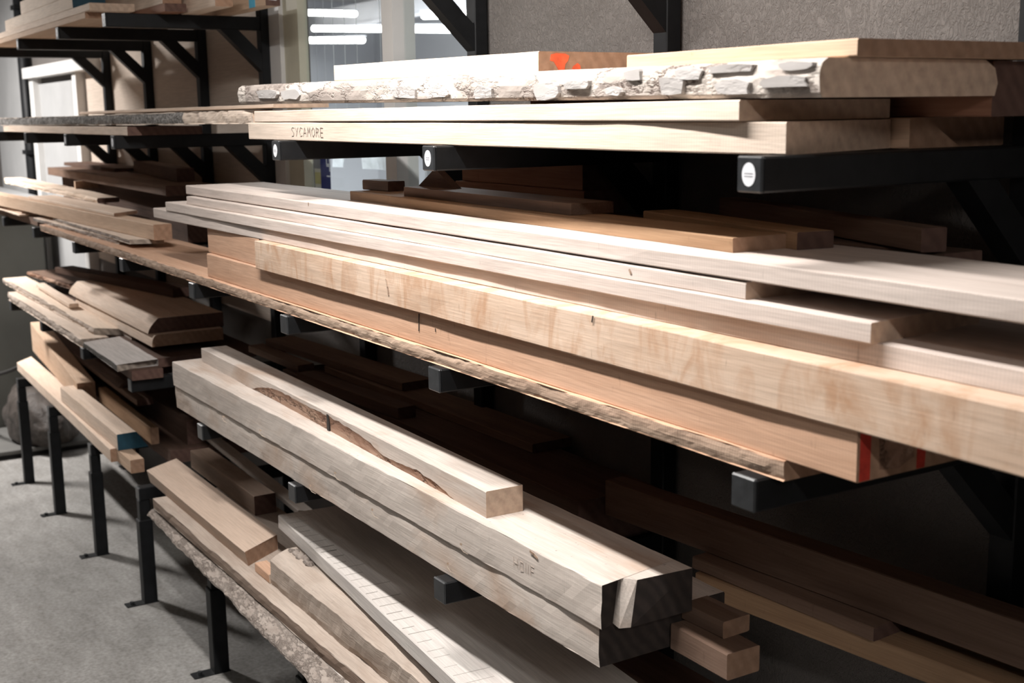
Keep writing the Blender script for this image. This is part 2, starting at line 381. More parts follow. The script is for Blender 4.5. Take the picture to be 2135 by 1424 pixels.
e = tag(empty('leaning_batten', (-3.92, .95, 0.0)), 'pale olive batten leaning behind the left window post', 'batten')
bm = bmesh.new(); prism(bm, [(-.10, 1.95), (-.05, 1.95), (.47, 0), (.42, 0)], 1, 0, .03); link('shaft', bm, 'cream_paint', e)
box('foot', 'cream_paint', .40, .50, -.005, .035, .0, .02, e)
sb = tag(empty('office_shelf', (-2.6, 1.15, 1.55)), 'grey shelf unit with boxes low behind the right pane', 'shelf')
for k in range(3): box('shelf_board', 'office_wall', -.55, .75, 0, .35, .16*k, .16*k+.02, sb)
for s in (-.55, .73): box('side', 'office_wall', s, s+.02, 0, .35, -1.55, .36, sb)
for k in range(4): box('storage_box', 'office_dark' if k % 2 else 'office_wall', -.45+.29*k, -.24+.29*k, .05, .3, .18, .29, sb)

# white door, pipe and panels far along the wall
d = tag(empty('door_1', (-7.2, YW, -.1)), kind='structure')
box('door_leaf', 'grey_paint', -.62, .56, -.02, -.002, 0, 2.33, d)
box('door_frame', 'white_paint', .56, .66, -.06, -.001, 0, 2.40, d); box('door_frame', 'white_paint', -.75, -.62, -.06, -.001, 0, 2.40, d)
box('door_head', 'white_paint', -.75, 1.05, -.10, -.001, 2.37, 2.44, d)
tag(box('sheet_board', 'grey_paint', -9.36, -8.28, YW-.05, YW-.001, 1.45, 3.2), 'tall pale grey board fixed to the wall left of the black pipe', 'board')
e = tag(empty('drain_pipe', (-8.13, YW-.05, -.15)), 'black vertical pipe beside the white door', 'pipe')
bm = bmesh.new(); prism(bm, [(.06*math.cos(t*PI/6), .04*math.sin(t*PI/6)) for t in range(12)], 2, 0, 3.5); link('pipe_run', bm, 'steel_black', e, True)
for z in (.6, 1.9, 2.9): box('pipe_clip', 'steel_black', -.075, .075, -.045, .045, z, z+.03, e)

# ------------------------------------------------------------------ the cantilever rack: one column per bracket line
def column(k, label, levels, ztop, sticker=()):
    x = XK[k]; fz = floor_z(x)
    c_ = tag(empty('rack_bracket', (x, YU, fz)), label, 'rack', 'columns of the black cantilever rack')
    def part(name, mat, xa, xb, ya, yb, za, zb, parent=None, bev=.003):
        return box(name, mat, xa, xb, ya-YU, yb-YU, za-fz, zb-fz, parent or c_, bev)
    part('upright', 'steel_black', 0, .05, YU, YW-.007, fz, ztop)
    part('base_plate', 'steel_black', -.02, .07, YU-.06, YW-.007, fz, fz+.008, bev=.001)
    for l in levels:
        S = SHELF[l]
        a = part('arm', 'steel_black', 0, .05, .004, YU, S-.05, S)
        part('end_cap', 'cap_plastic', -.0005, .0505, 0, .006, S-.0502, S+.0004, a, .0025)
        if l in sticker:
            bm = bmesh.new(); prism(bm, [(.025+.0135*math.cos(t*PI/12), S-fz-.025+.0165*math.sin(t*PI/12)) for t in range(24)], 1, -.0006-YU, .0-YU); st = link('sticker', bm, 'sticker_white', a)
            for dz in (-.0025, .0015): ribbon('print_line', [(.017, S-fz-.025+dz), (.033, S-fz-.025+dz)], .0012, 'ink_grey', a, 'xz', -.0006-YU, .0003)
        if l >= 2:
            z = S-fz; bm = bmesh.new()
            prism(bm, [(.43-YU, z-.05), (.50-YU, z-.05), (0, z-.138), (0, z-.208)], 0, .002, .048); link('brace', bm, 'steel_black', c_)
        else:
            n_ = .30
            part('leg_inner', 'steel_black', .004, .046, .0, .042, S-.16, S-.05)
            part('leg_sleeve', 'steel_black', -.001, .051, -.006, .046, fz, S-.13)
            fp = part('foot_plate', 'steel_black', 0, .05, -.075, .05, fz-.001, fz+.006, bev=.001)
            bm = bmesh.new(); prism(bm, [(.025+.009*math.cos(t*PI/3), -.05-YU+.009*math.sin(t*PI/3)) for t in range(6)], 2, .005, .016); link('bolt', bm, 'cap_plastic', fp)
full = (1, 2, 3, 4, 5)
column(0, 'nearest black rack column at the right edge with a white round sticker on its arm', full + (6,), 3.2, (4,))
column(1, 'second nearest black rack column, right of the window', full + (6,), 3.2, (4,))
column(2, 'third nearest black rack column, at the right side of the window', full + (6,), 3.2, (4,))
column(3, 'short black rack column below the window, carrying only the lower shelves', (1, 2, 3), 1.6)
column(4, 'black rack column just left of the window', full, 2.9, (4, 5))
column(5, 'second black rack column left of the window', full, 2.9, (4, 5))
column(6, 'third black rack column left of the window', full, 2.9, (5,))
column(7, 'farthest black rack column next to the white door', full, 2.9)

# ------------------------------------------------------------------ boards
OBJ = {}
def frame_of(A, B):
    A = Vector(A); B = Vector(B); d_ = B-A; L = math.hypot(d_.x, d_.y)
    return A, B, d_, L, math.atan2(d_.y, d_.x), math.atan2(d_.z, L)
def nz(*a): return noise.noise(Vector(a))
def board(id_, name, label, cat, A, B, th, w, mat, end='end_pale', prof=None, thA=None, wob=.0012, bow=0.0, seg=.09,
          front=None, front_amp=0.0, front_pts=1, front_frac=(0, 1), skA=0.0, skB=0.0, group=None, ch=.002, front_name='bark_edge', front_label=None, sweep=0.0, sweep_t=.84):
    """plank whose lower front edge runs from A (far end) to B (near end); local X along it, Y towards the wall, Z up"""
    A, B, d_, L, ang, tilt = frame_of(A, B)
    seed = sum(ord(c_) for c_ in id_)*1.37 % 91
    n = max(2, int(L/seg))
    if prof is None:
        fr = [(0, ch + (th-2*ch)*i/front_pts) for i in range(front_pts+1)]
        prof = [(ch, 0)] + fr + [(ch, th), (w-ch, th), (w, th-ch), (w, ch), (w-ch, 0)]
        nf = (1, 1+front_pts)
    else:
        nf = (1, 1)
        if isinstance(prof, tuple): prof, nf = prof
    m_ = len(prof); bm = bmesh.new(); fb = bmesh.new() if front else None
    rings = []; frings = []
    for i in range(n+1):
        t = i/n; x = -L/2 + L*t
        sc = 1.0 if thA is None else (thA*(1-t)+th*t)/th
        b_ = bow*math.sin(PI*t)
        ring = []
        for j, (y, z) in enumerate(prof):
            yy, zz = y, z*sc
            g = min(1, z/(th*.5))
            yy += wob*nz(x*4+seed, j*.31, 1.7) + wob*.8*nz(x*17+seed, j*2.1, 5.2)
            zz += (wob*nz(x*3+seed, j*.29, 9.1) + wob*.7*nz(x*19+seed, j*1.9, 3.3)) * (1 if z > th*.3 else .25) + b_
            if front_amp and nf[0] <= j <= nf[1]:
                u_ = (z/th-.5)
                yy += front_amp*(1.1*nz(x*6+seed, z*14, 2.2) + .7*nz(x*22+seed, z*40, 7.7) + .35*nz(x*60, z*90, 4.4)) + front_amp*1.2*u_*u_*2
            xx = x
            if sweep and t > sweep_t: yy += sweep*((t-sweep_t)/(1-sweep_t))**1.4
            if i == 0: xx += skA*y/w
            if i == n: xx += skB*y/w
            ring.append(bm.verts.new((xx, yy-w/2, zz)))
        rings.append(ring)
    split = front is not None
    i0, i1 = int(front_frac[0]*n), int(round(front_frac[1]*n))
    fverts = {}
    def fv(i, j):
        if (i, j) not in fverts: fverts[(i, j)] = fb.verts.new(rings[i][j].co)
        return fverts[(i, j)]
    for i in range(n):
        for j in range(m_):
            k = (j+1) % m_
            if split and nf[0]-1 <= j < nf[1]+1 and k <= nf[1]+1 and i0 <= i < i1 and nf[0] <= j < nf[1]:
                fb.faces.new((fv(i, j), fv(i, k), fv(i+1, k), fv(i+1, j))); continue
            bm.faces.new((rings[i][j], rings[i][k], rings[i+1][k], rings[i+1][j]))
    e0 = bm.faces.new(rings[0]); e1 = bm.faces.new(list(reversed(rings[n]))); e0.material_index = 1; e1.material_index = 1
    bmesh.ops.recalc_face_normals(bm, faces=bm.faces)
    # closed-volume check: the open front strip can flip the normals, so orient by the end face
    e1.normal_update()
    if e1.normal.x < 0: bmesh.ops.reverse_faces(bm, faces=bm.faces)
    o = link(name, bm, [mat, end], recalc=False)
    mid = (A+B)/2; nrm = Vector((-math.sin(ang), math.cos(ang), 0))
    o.location = mid + nrm*w/2; o.rotation_euler = (0, -tilt, ang)
    tag(o, label, cat, group)
    if split and len(fb.faces):
        for f in fb.faces: f.normal_update()
        q = sum((f.normal.y for f in fb.faces))
        if q > 0: bmesh.ops.reverse_faces(fb, faces=fb.faces)
        ob = link(front_name, fb, front, o, recalc=False)
        if front_label: ob['label'] = front_label
    OBJ[id_] = o
    return o
def local(id_, x, y, z):
    """world point -> coordinates of a board"""
    o = OBJ[id_]; M = Matrix.Translation(o.location) @ o.rotation_euler.to_matrix().to_4x4()
    return M.inverted() @ Vector((x, y, z))
# profiles ------------------------------------------------------------
def wane(w_, th_, a, k=4):      # front slopes back towards the top
    fr = [(a*(i/k)**1.6, th_*i/k) for i in range(k+1)]
    return (fr + [(w_, th_), (w_, 0)], (0, k))
def roundf(w_, th_, a, k=5):    # rounded front
    fr = [(a*(1-math.cos((i/k)*PI/2)), th_*math.sin((i/k)*PI/2)) for i in range(k+1)]
    return (fr + [(w_, th_), (w_, 0)], (0, k))
# ---- middle shelf, near stack (bottom to top)
z3 = SHELF[3]
board('m1', 'plank', 'very long thin plank with a rough brown edge, lowest on the middle shelf', 'plank', (-4.90, -.004, z3), (.077, .028, z3), .0296, .30, 'beech_pink', 'end_warm', seg=.012,
      front='rough_edge', front_amp=.0045, front_pts=4, front_name='rough_edge')
board('m2', 'timber', 'long pinkish beam with red paint stripes on its cut end', 'beam', (-2.475, .025, 1.5027), (.208, .035, 1.5027), .0729, .30, 'beech_pink', 'end_warm')
board('m3', 'wood_block', 'short pinkish block on the far end of the red-striped beam', 'block', (-2.497, .038, 1.576), (-2.03, .034, 1.576), .0775, .20, 'beech_pink', 'end_warm')
board('m4', 'timber', 'thick figured beech beam overhanging the red-striped beam, bright along its top', 'beam', (-1.995, .009, 1.576), (.868, .029, 1.576), .0785, .25, 'beech_figured', 'end_warm', front_pts=2, front_amp=.0008)
board('g1', 'plank', 'lowest of the four grey planks stacked on the middle shelf', 'plank', (-3.008, .015, 1.6545), (.821, .09, 1.6545), .0325, .30, 'ash_grey')
board('g2', 'plank', 'second grey plank from the bottom of the four, its cut end lit at one corner', 'plank', (-2.851, .014, 1.6872), (.20, .060, 1.6872), .0292, .25, 'ash_grey', skB=-.02)
board('g3', 'plank', 'third grey plank from the bottom of the four, the shortest one', 'plank', (-2.689, .037, 1.7165), (-.048, .064, 1.7165), .0260, .25, 'ash_grey')
board('g4', 'plank', 'topmost of the four grey planks, running out at the right edge', 'plank', (-2.756, .057, 1.745), (.829, .063, 1.745), .0287, .27, 'ash_grey', bow=.001, thA=.0287)
board('m6', 'plank', 'warm brown plank lying on top of the grey planks', 'plank', (-1.705, .174, 1.7735), (-.143, .122, 1.7735), .0240, .11, 'oak_brown', 'end_warm')
board('m6b', 'wood_block', 'small pale-topped block on the far end of the brown plank', 'block', (-1.735, .225, 1.798), (-1.60, .235, 1.798), .026, .05, 'walnut_mid', 'end_dark')
board('m7', 'plank', 'dark plank end showing just behind the brown plank', 'plank', (-.62, .312, 1.7735), (-.109, .225, 1.7735), .0289, .07, 'oak_brown', 'end_dark')
board('m9', 'plank', 'narrow dark plank set at an angle against the wall behind the grey planks', 'plank', (-.70, .575, 1.7745), (.034, .345, 1.7745), .0375, .045, 'walnut_mid', 'end_dark')
for id_, A_, B_, t_, lb in (('k1', (-1.62, .375, z3), (.10, .375, z3), .149, 'lower dark beam at the back of the middle shelf under the leaning plank'),
                        ('k2', (-1.62, .38, z3+.150), (.05, .38, z3+.150), .149, 'upper dark beam at the back of the middle shelf under the leaning plank')):
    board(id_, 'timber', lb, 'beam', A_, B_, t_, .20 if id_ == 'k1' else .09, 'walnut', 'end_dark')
board('m8', 'plank', 'dark red plank at the back between window and brace, lower one', 'plank', (-1.575, .42, 1.7745), (-.965, .41, 1.7745), .045, .12, 'cherry_red', 'end_dark')
board('m8b', 'plank', 'dark red plank at the back between window and brace, upper one', 'plank', (-1.555, .43, 1.8205), (-.985, .42, 1.8205), .058, .12, 'cherry_red', 'end_dark')
# plank with a pointed end on the brown plank
bm = bmesh.new(); prism(bm, [(0, 0), (.75, .0), (.75, .10), (.06, .10), (-.02, .05)], 2, 0, .022)
o = tag(link('plank', bm, 'walnut_mid'), 'dark plank with a pointed far end lying on the brown plank', 'plank'); o.location = (-1.42, .19, 1.798); o.rotation_euler = (0, 0, -.02)
bm = bmesh.new(); prism(bm, [(0, 0), (.09, .045), (.19, .0)], 1, 0, .02); o = link('wedge', bm, 'walnut', o); o.location = (-.02, .05, .022)

# ---- upper shelf, near stack
z4 = SHELF[4]
board('u1', 'plank', 'pale plank marked in pencil with a wood name near its far end', 'plank', (-2.100, .047, z4), (.033, .044, z4), .0460, .31, 'sycamore', skB=-.09, wob=.0012, sweep=.016)
board('u2', 'plank', 'pale plank lying on the pencil-marked plank, below the bark slab', 'plank', (-2.050, .047, 1.9785), (-.040, .038, 1.9785), .0300, .33, 'sycamore', wob=.0010, bow=.0012, skB=-.02)
board('u3', 'slab', 'thick live-edge slab with flaking pale bark along its front', 'slab', (-2.168, .045, 2.030), (.112, .043, 2.0095), .0515, .36, 'sycamore_cream', 'end_pale', seg=.02,
      prof=([(.004, 0), (.0, .006), (-.001, .017), (-.002, .027), (-.001, .037), (.002, .046), (.010, .0515), (.33, .0515), (.352, .040), (.36, .018), (.355, 0)], (0, 6)),
      front='bark_pale', front_amp=.003, front_label='flaking pale bark')
board('u4', 'plank', 'short cream plank on the bark slab with an orange paint mark on its end', 'plank', (-1.592, .092, 2.0775), (-.653, .092, 2.0675), .0385, .27, 'sycamore_cream', 'end_warm')
board('u5', 'plank', 'topmost plank at the upper right with a brown end and a bright front edge', 'plank', (-.38, .092, 2.0625), (.129, .092, 2.0625), .0240, .40, 'pine_warm', 'end_warm')
board('u6', 'plank', 'brown plank behind the pencil-marked plank at the right edge', 'plank', (-1.3, .395, z4), (-.02, .372, z4), .047, .22, 'pine_warm', 'end_warm')
board('u7', 'plank', 'dark red plank against the wall at the upper right, above the brown one', 'plank', (-1.2, .42, 1.9795), (.105, .402, 1.9795), .081, .20, 'cherry_red', 'end_dark')
# bark plates on the slab
def plate(x0_, x1_, za, zb, lift=.004, seed=0):
    x0_, x1_ = (x0_-.075)*1.035, (x1_-.075)*1.035
    p0 = local('u3', (x0_+x1_)/2, .03, (za+zb)/2); hw, hh = (x1_-x0_)/2, (zb-za)/2
    rnd = random.Random(seed+20); pts_ = []; n_ = 9
    for i in range(n_):
        a = 2*PI*(i+rnd.uniform(-.25, .25))/n_+.5; ca, sa = math.cos(a), math.sin(a); rr = 1/(abs(ca)**6+abs(sa)**6)**(1/6)*rnd.uniform(.80, 1.05)
        pts_.append((p0.x + hw*ca*rr, p0.z + hh*sa*rr))
    bm = bmesh.new(); yf = -.36/2-lift; tx, tz = rnd.uniform(-.03, .03), rnd.uniform(-.12, .05)
    cvs = [bm.verts.new((a_, yf + tx*(a_-p0.x) + tz*(b_-p0.z), b_)) for a_, b_ in pts_]
    bvs = [bm.verts.new((a_, -.36/2+.012, b_)) for a_, b_ in pts_]
    bm.faces.new(cvs)
    for i in range(n_):
        j = (i+1) % n_; bm.faces.new((cvs[i], bvs[i], bvs[j], cvs[j]))
    link('bark_plate', bm, 'bark_plate', OBJ['u3'])
for i, (a_, b_, c_, d_) in enumerate(((-.03, .065, 2.047, 2.059), (-.105, -.042, 2.038, 2.059), (-.231, -.185, 2.043, 2.060), (-.40, -.325, 2.032, 2.048), (-.49, -.415, 2.016, 2.046),
        (-.14, -.085, 2.018, 2.046), (.075, .17, 2.024, 2.040), (.11, .175, 2.046, 2.058), (-.28, -.235, 2.020, 2.036), (-1.86, -1.70, 2.040, 2.066), (-1.68, -1.56, 2.036, 2.062),
        (-1.05, -.93, 2.028, 2.056), (-.90, -.80, 2.026, 2.048), (-.70, -.63, 2.022, 2.046), (-.02, .06, 2.016, 2.038))):
    plate(a_, b_, c_, d_, .007, i)
# pencilled word on the plank
strokes = {'S': [(.8, .95), (.3, 1), (.1, .75), (.7, .35), (.6, .05), (.1, 0)], 'Y': [[(.05, 1), (.4, .5)], [(.8, 1), (.25, 0)]], 'C': [(.85, .9), (.4, 1), (.1, .5), (.35, 0), (.8, .1)],
           'A': [[(.05, 0), (.45, 1), (.85, 0)], [(.2, .4), (.75, .4)]], 'M': [(.05, 0), (.2, 1), (.45, .4), (.75, 1), (.9, 0)], 'O': [(.5, 1), (.15, .7), (.2, .2), (.5, 0), (.85, .3), (.8, .8), (.5, 1)],
           'R': [[(.15, 0), (.2, 1), (.75, .85), (.65, .55), (.2, .5)], [(.4, .5), (.85, 0)]], 'E': [[(.8, 1), (.2, 1), (.15, 0), (.8, 0)], [(.18, .5), (.7, .5)]]}
x_ = -1.775; cw = .0268
for i, ch_ in enumerate('SYCAMORE'):
    st = strokes[ch_]; st = st if isinstance(st[0], list) else [st]
    for s in st:
        pts_ = []
        for a_, b_ in s:
            p = local('u1', x_ + (i + a_*.92)*cw, .05, 1.9425 + b_*.0225); pts_.append((p.x, p.z))
        ribbon('lettering', pts_, .0008, 'pencil_soft', OBJ['u1'], 'xz', -.155-.0008)
def end_mark(id_, name, mat, poly, thick=.0008):
    """paint on the near cut end: polygon in (y from front, z)"""
    o = OBJ[id_]; xs = max(v.co.x for v in o.data.vertices); wd = max(v.co.y for v in o.data.vertices)
    bm = bmesh.new(); prism(bm, [(y-wd, z) for y, z in poly], 0, xs-.0006, xs+thick); return link(name, bm, mat, o)
end_mark('u4', 'paint_mark', 'paint_orange', [(.026, .022), (.028, .033), (.040, .0355), (.060, .035), (.069, .031), (.066, .022), (.060, .016), (.058, .004), (.046, .003), (.040, .012), (.034, .020)])
end_mark('u4', 'paint_mark', 'paint_orange', [(.074, .004), (.078, .012), (.088, .018), (.094, .014), (.096, .004)])
end_mark('m2', 'paint_stripe', 'paint_red', [(.006, .001), (.006, .071), (.026, .071), (.026, .001)])
end_mark('m2', 'paint_stripe', 'paint_red', [(.118, .001), (.118, .071), (.138, .071), (.134, .001)])
end_mark('m2', 'knot', 'bark_brown', [(.045, .012), (.042, .06), (.075, .066), (.105, .05), (.112, .02), (.08, .008)])

# ---- upper shelf, far stack
board('f2', 'plank', 'cream plank under the dark bark slab on the far upper shelf', 'plank', (-5.87, .035, z4), (-3.34, .03, z4), .0315, .28, 'pine_pale', 'end_dark')
board('f1', 'slab', 'long slab with dark crusty bark on the far upper shelf', 'slab', (-5.93, .03, 1.9635), (-2.118, .068, 1.974), .0385, .40, 'sycamore', 'end_pale', seg=.016,
      front='bark_dark', front_amp=.006, front_pts=5, front_frac=(.0, .83), front_label='dark crusty bark', wob=.002)
board('f3', 'plank', 'thin pale plank lying on the dark bark slab', 'plank', (-4.82, .20, 2.0145), (-2.3, .20, 2.0185), .012, .18, 'pine_pale')
# ---- top shelf, far
z5 = SHELF[5]
board('t1', 'plank', 'lowest pale plank on the top shelf, brown underside showing', 'plank', (-5.95, .0, z5), (-3.722, .0, z5), .0235, .178, 'pine_warm', 'end_warm')
board('t2', 'plank', 'second pale plank on the top shelf, reaching past the one below', 'plank', (-5.95, .0, 2.3975), (-3.644, .0, 2.3975), .028, .17, 'pine_pale', 'end_pale')
board('t3', 'timber', 'cream beam with a blue painted end on the top shelf', 'beam', (-5.42, .008, 2.426), (-3.933, .004, 2.426), .052, .13, 'sycamore_cream', 'paint_teal')
board('t4', 'timber', 'cream beam on top of the blue-ended beam, cut by the top of the picture', 'beam', (-5.02, .012, 2.4785), (-3.935, .006, 2.4785), .06, .13, 'sycamore_cream', 'paint_blue')
board('t5', 'plank', 'pale board end low on the top shelf beside the blue-ended beams', 'plank', (-5.2, .195, z5+.030), (-3.34, .19, z5+.030), .06, .07, 'pine_pale', 'end_warm')
board('t5b', 'plank', 'reddish plank under the pale board on the top shelf', 'plank', (-5.3, .185, z5), (-3.30, .185, z5), .0295, .08, 'cherry_red', 'end_dark')
board('t6', 'timber', 'square pale beam over the nearest far bracket on the top shelf', 'beam', (-4.8, .284, z5), (-3.024, .281, z5), .07, .064, 'pine_pale', 'end_warm')
board('t7', 'timber', 'light beam with blue tape and a white label, nearest the wall on the top shelf', 'beam', (-4.7, .40, z5), (-2.932, .43, z5), .075, .055, 'pine_warm', 'end_dark')
p = local('t7', -3.075, .43, z5); bm = bmesh.new(); bx(bm, p.x-.012, p.x+.045, -.0275-.001, -.0265, .002, .073); link('tape', bm, 'paint_sky', OBJ['t7'])
end_mark('t7', 'paper_label', 'sticker_white', [(.012, .02), (.010, .07), (.05, .07), (.05, .026), (.04, .018)])
board('t8', 'plank', 'cream plank lying over the reddish one high on the top shelf', 'plank', (-4.6, .20, z5+.0905), (-3.22, .20, z5+.0905), .03, .10, 'pine_pale', 'end_warm')

# ---- middle shelf, far stack
board('n0', 'plank', 'shaded brown plank under the thin offcuts at the left edge', 'plank', (-6.7, .01, z3), (-5.165, .035, z3), .0395, .28, 'walnut_mid', 'end_dark')
for i, (xr, yr, lb) in enumerate(((-5.37, -.010, 'lowest'), (-5.42, .010, 'middle'), (-5.90, .035, 'topmost'))):
    board('e%d' % i, 'offcut', lb + ' thin pale offcut at the left edge of the middle shelf', 'offcut', (-6.9, yr-.01, 1.5128+.0078*i), (xr, yr, 1.5128+.0078*i), .0075, .10, 'pine_pale', seg=.05, wob=.0025)
board('n1', 'plank', 'thin waney strip lying directly on the long rough-edged plank', 'plank', (-5.12, .009, 1.5035), (-3.673, .053, 1.5035), .0168, .12, 'sycamore', 'end_grey', seg=.03, front='bark_grey', front_amp=.004, front_pts=2)
board('n2', 'plank', 'thin bark-edged strip on top of the other waney strip', 'plank', (-4.839, .046, 1.5208), (-3.482, .046, 1.5208), .0163, .12, 'sycamore', 'end_grey', seg=.03, front='bark_grey', front_amp=.004, front_pts=2, skB=.05)
board('n3', 'timber', 'square beam lying on the bark-edged strips of the far middle shelf', 'beam', (-6.46, -.050, 1.5378), (-3.386, .116, 1.5378), .0593, .070, 'pine_warm', 'end_warm')
board('n4', 'plank', 'thin plank with a bright top lying on the square beam', 'plank', (-5.379, .041, 1.5975), (-3.889, .096, 1.5975), .0137, .126, 'pine_pale', 'end_warm', skB=-.095)
board('n5', 'plank', 'pale plank with a wavy edge behind the thin bright plank', 'plank', (-6.87, .182, 1.6115), (-4.576, .195, 1.6115), .024, .10, 'sycamore_cream', 'end_dark', seg=.05, front_amp=.006, front_pts=2, wob=.002, thA=.034)
board('n6', 'spacer_block', 'small upright spacer block under the dark brown plank', 'block', (-5.362, .268, 1.6405), (-5.335, .268, 1.6405), .0382, .13, 'pine_warm', 'end_warm', seg=.02, ch=.001)
board('n7', 'plank', 'dark brown plank propped on a small spacer block', 'plank', (-6.261, .321, 1.679), (-3.757, .278, 1.679), .0424, .20, 'walnut_mid', 'end_dark', skB=.02)
board('n8a', 'plank', 'thin dark plank lying on the propped brown plank', 'plank', (-6.459, .457, 1.7218), (-5.24, .447, 1.7218), .0195, .16, 'walnut', 'end_dark')
board('n8b', 'timber', 'dark block-like beam at an angle on the propped brown plank', 'beam', (-5.20, .535, 1.7218), (-4.0, .398, 1.7218), .0577, .075, 'walnut_mid', 'end_dark')
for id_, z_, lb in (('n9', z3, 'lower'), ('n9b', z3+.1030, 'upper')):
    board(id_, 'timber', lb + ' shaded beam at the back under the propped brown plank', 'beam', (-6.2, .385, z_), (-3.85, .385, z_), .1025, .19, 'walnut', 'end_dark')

# ---- lower shelf, far stack
z2 = SHELF[2]
board('q1', 'slab', 'lowest pale live-edge slab on the far lower shelf', 'slab', (-6.0, .003, z2), (-4.243, .002, z2), .0365, .12, 'sycamore', 'end_grey', seg=.03, front='dry_bast', front_amp=.008, front_pts=3, thA=.044, wob=.002, front_name='live_edge')
board('q2', 'slab', 'upper pale live-edge slab with a gap beneath it', 'slab', (-6.316, .036, 1.064), (-4.33, .078, 1.0455), .030, .13, 'sycamore_cream', 'end_grey', seg=.03, front='dry_bast', front_amp=.008, front_pts=3, wob=.003, front_name='live_edge', skB=.12)
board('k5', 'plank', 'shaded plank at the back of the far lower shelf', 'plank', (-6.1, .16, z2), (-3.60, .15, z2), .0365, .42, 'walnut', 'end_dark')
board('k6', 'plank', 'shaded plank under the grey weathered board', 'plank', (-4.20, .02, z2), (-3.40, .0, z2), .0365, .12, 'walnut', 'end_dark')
board('q3', 'plank', 'short grey weathered board with a split end, in front on the lower shelf', 'plank', (-4.043, -.031, 1.0440), (-3.424, -.048, 1.0440), .0265, .165, 'weathered', 'end_grey', seg=.03, skA=-.05, skB=-.07, wob=.002, thA=.020,
      front='weathered_dark', front_amp=.003, front_pts=2, front_name='sawn_edge')
board('q5', 'stick', 'thin lilac-grey stick under the stamped pale beam', 'stick', (-5.229, .188, 1.0440), (-4.343, .141, 1.0440), .0290, .05, 'bleached', 'end_grey')
board('q5b', 'stick', 'short shaded stick under the near end of the stamped pale beam', 'stick', (-4.32, .185, 1.0440), (-4.079, .180, 1.0440), .0290, .05, 'maple_grey', 'end_grey')
board('q4b', 'slab', 'round-edged plank below the stamped pale beam', 'slab', (-5.10, .172, 1.0735), (-3.702, .165, 1.0735), .0490, .30, 'pine_pale', 'end_warm', prof=roundf(.30, .049, .022))
board('q4a', 'timber', 'pale beam with sloping front and a square stamp near its far end', 'beam', (-5.186, .162, 1.1230), (-3.743, .163, 1.1230), .0600, .32, 'pine_pale', 'end_dark', prof=wane(.32, .06, .045))  # dark end colour stands in for the shade on this pale beam's end
board('q6', 'stick', 'pale wedge-like stick lying on the upper live-edge slab', 'stick', (-5.752, .112, 1.0975), (-4.90, .100, 1.0905), .020, .045, 'pine_pale', seg=.06)
board('q7', 'slab', 'dark slab with a ragged far end behind the live-edge slabs', 'slab', (-6.283, .172, 1.0985), (-5.23, .272, 1.0985), .0270, .183, 'walnut_mid', 'end_grey', seg=.03, front='bark_brown', front_amp=.012, front_pts=3)
board('q8', 'plank', 'blackish plank at an angle on top of the stamped pale beam', 'plank', (-5.615, .19, 1.1835), (-4.286, .433, 1.1835), .0420, .10, 'walnut', 'end_dark', thA=.03)
# ---- bottom shelf, far stack
z1 = SHELF[1]
board('b1', 'timber', 'longest pale beam at the front of the far bottom shelf', 'beam', (-6.158, .047, z1), (-3.872, .007, z1), .0570, .105, 'pine_pale', 'end_warm', thA=.048, skA=-.15)
board('b2', 'timber', 'pale beam with a dark teal painted end on the far bottom shelf', 'beam', (-4.94, .036, .6300), (-3.827, .029, .6300), .0695, .125, 'pine_pale', 'paint_teal', prof=[(.002, 0), (0, .002), (0, .0675), (.002, .0695), (.078, .0695), (.082, .066), (.125, .002), (.123, 0)])
board('b3', 'timber', 'tapering beam with a dark end lying behind the longest pale beam', 'beam', (-6.423, .185, .6300), (-4.834, .094, .6300), .0988, .085, 'pine_warm', 'end_warm', thA=.175)
board('b6', 'plank', 'reddish brown board standing behind the teal-ended beam', 'plank', (-4.804, .189, .6300), (-3.844, .172, .6300), .0720, .035, 'oak_brown', 'end_warm')
board('b7', 'wood_block', 'small pale block under the teal end of the beam', 'block', (-3.868, .033, z1), (-3.651, .032, z1), .0560, .056, 'pine_warm', 'end_warm')
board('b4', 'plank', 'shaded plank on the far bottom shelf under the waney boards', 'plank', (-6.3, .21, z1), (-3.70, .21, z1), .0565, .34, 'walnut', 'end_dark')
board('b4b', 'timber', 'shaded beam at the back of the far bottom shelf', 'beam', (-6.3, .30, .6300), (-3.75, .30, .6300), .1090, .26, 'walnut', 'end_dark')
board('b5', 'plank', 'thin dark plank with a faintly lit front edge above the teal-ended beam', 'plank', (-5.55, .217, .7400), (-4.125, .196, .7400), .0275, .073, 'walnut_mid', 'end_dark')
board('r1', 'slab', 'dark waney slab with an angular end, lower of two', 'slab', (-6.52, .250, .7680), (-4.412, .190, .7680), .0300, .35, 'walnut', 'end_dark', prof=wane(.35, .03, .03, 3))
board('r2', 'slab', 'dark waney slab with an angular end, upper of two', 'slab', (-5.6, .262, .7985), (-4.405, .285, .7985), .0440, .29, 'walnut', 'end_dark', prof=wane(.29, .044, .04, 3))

# ---- lower shelf, near stack
board('p1', 'timber', 'lower of the two thick weathered beams on the lower shelf', 'beam', (-2.861, .010, z2), (-.386, .036, z2), .0790, .30, 'maple_grey', 'end_shaded', seg=.03, wob=.0018, front_amp=.0015, front_pts=3)
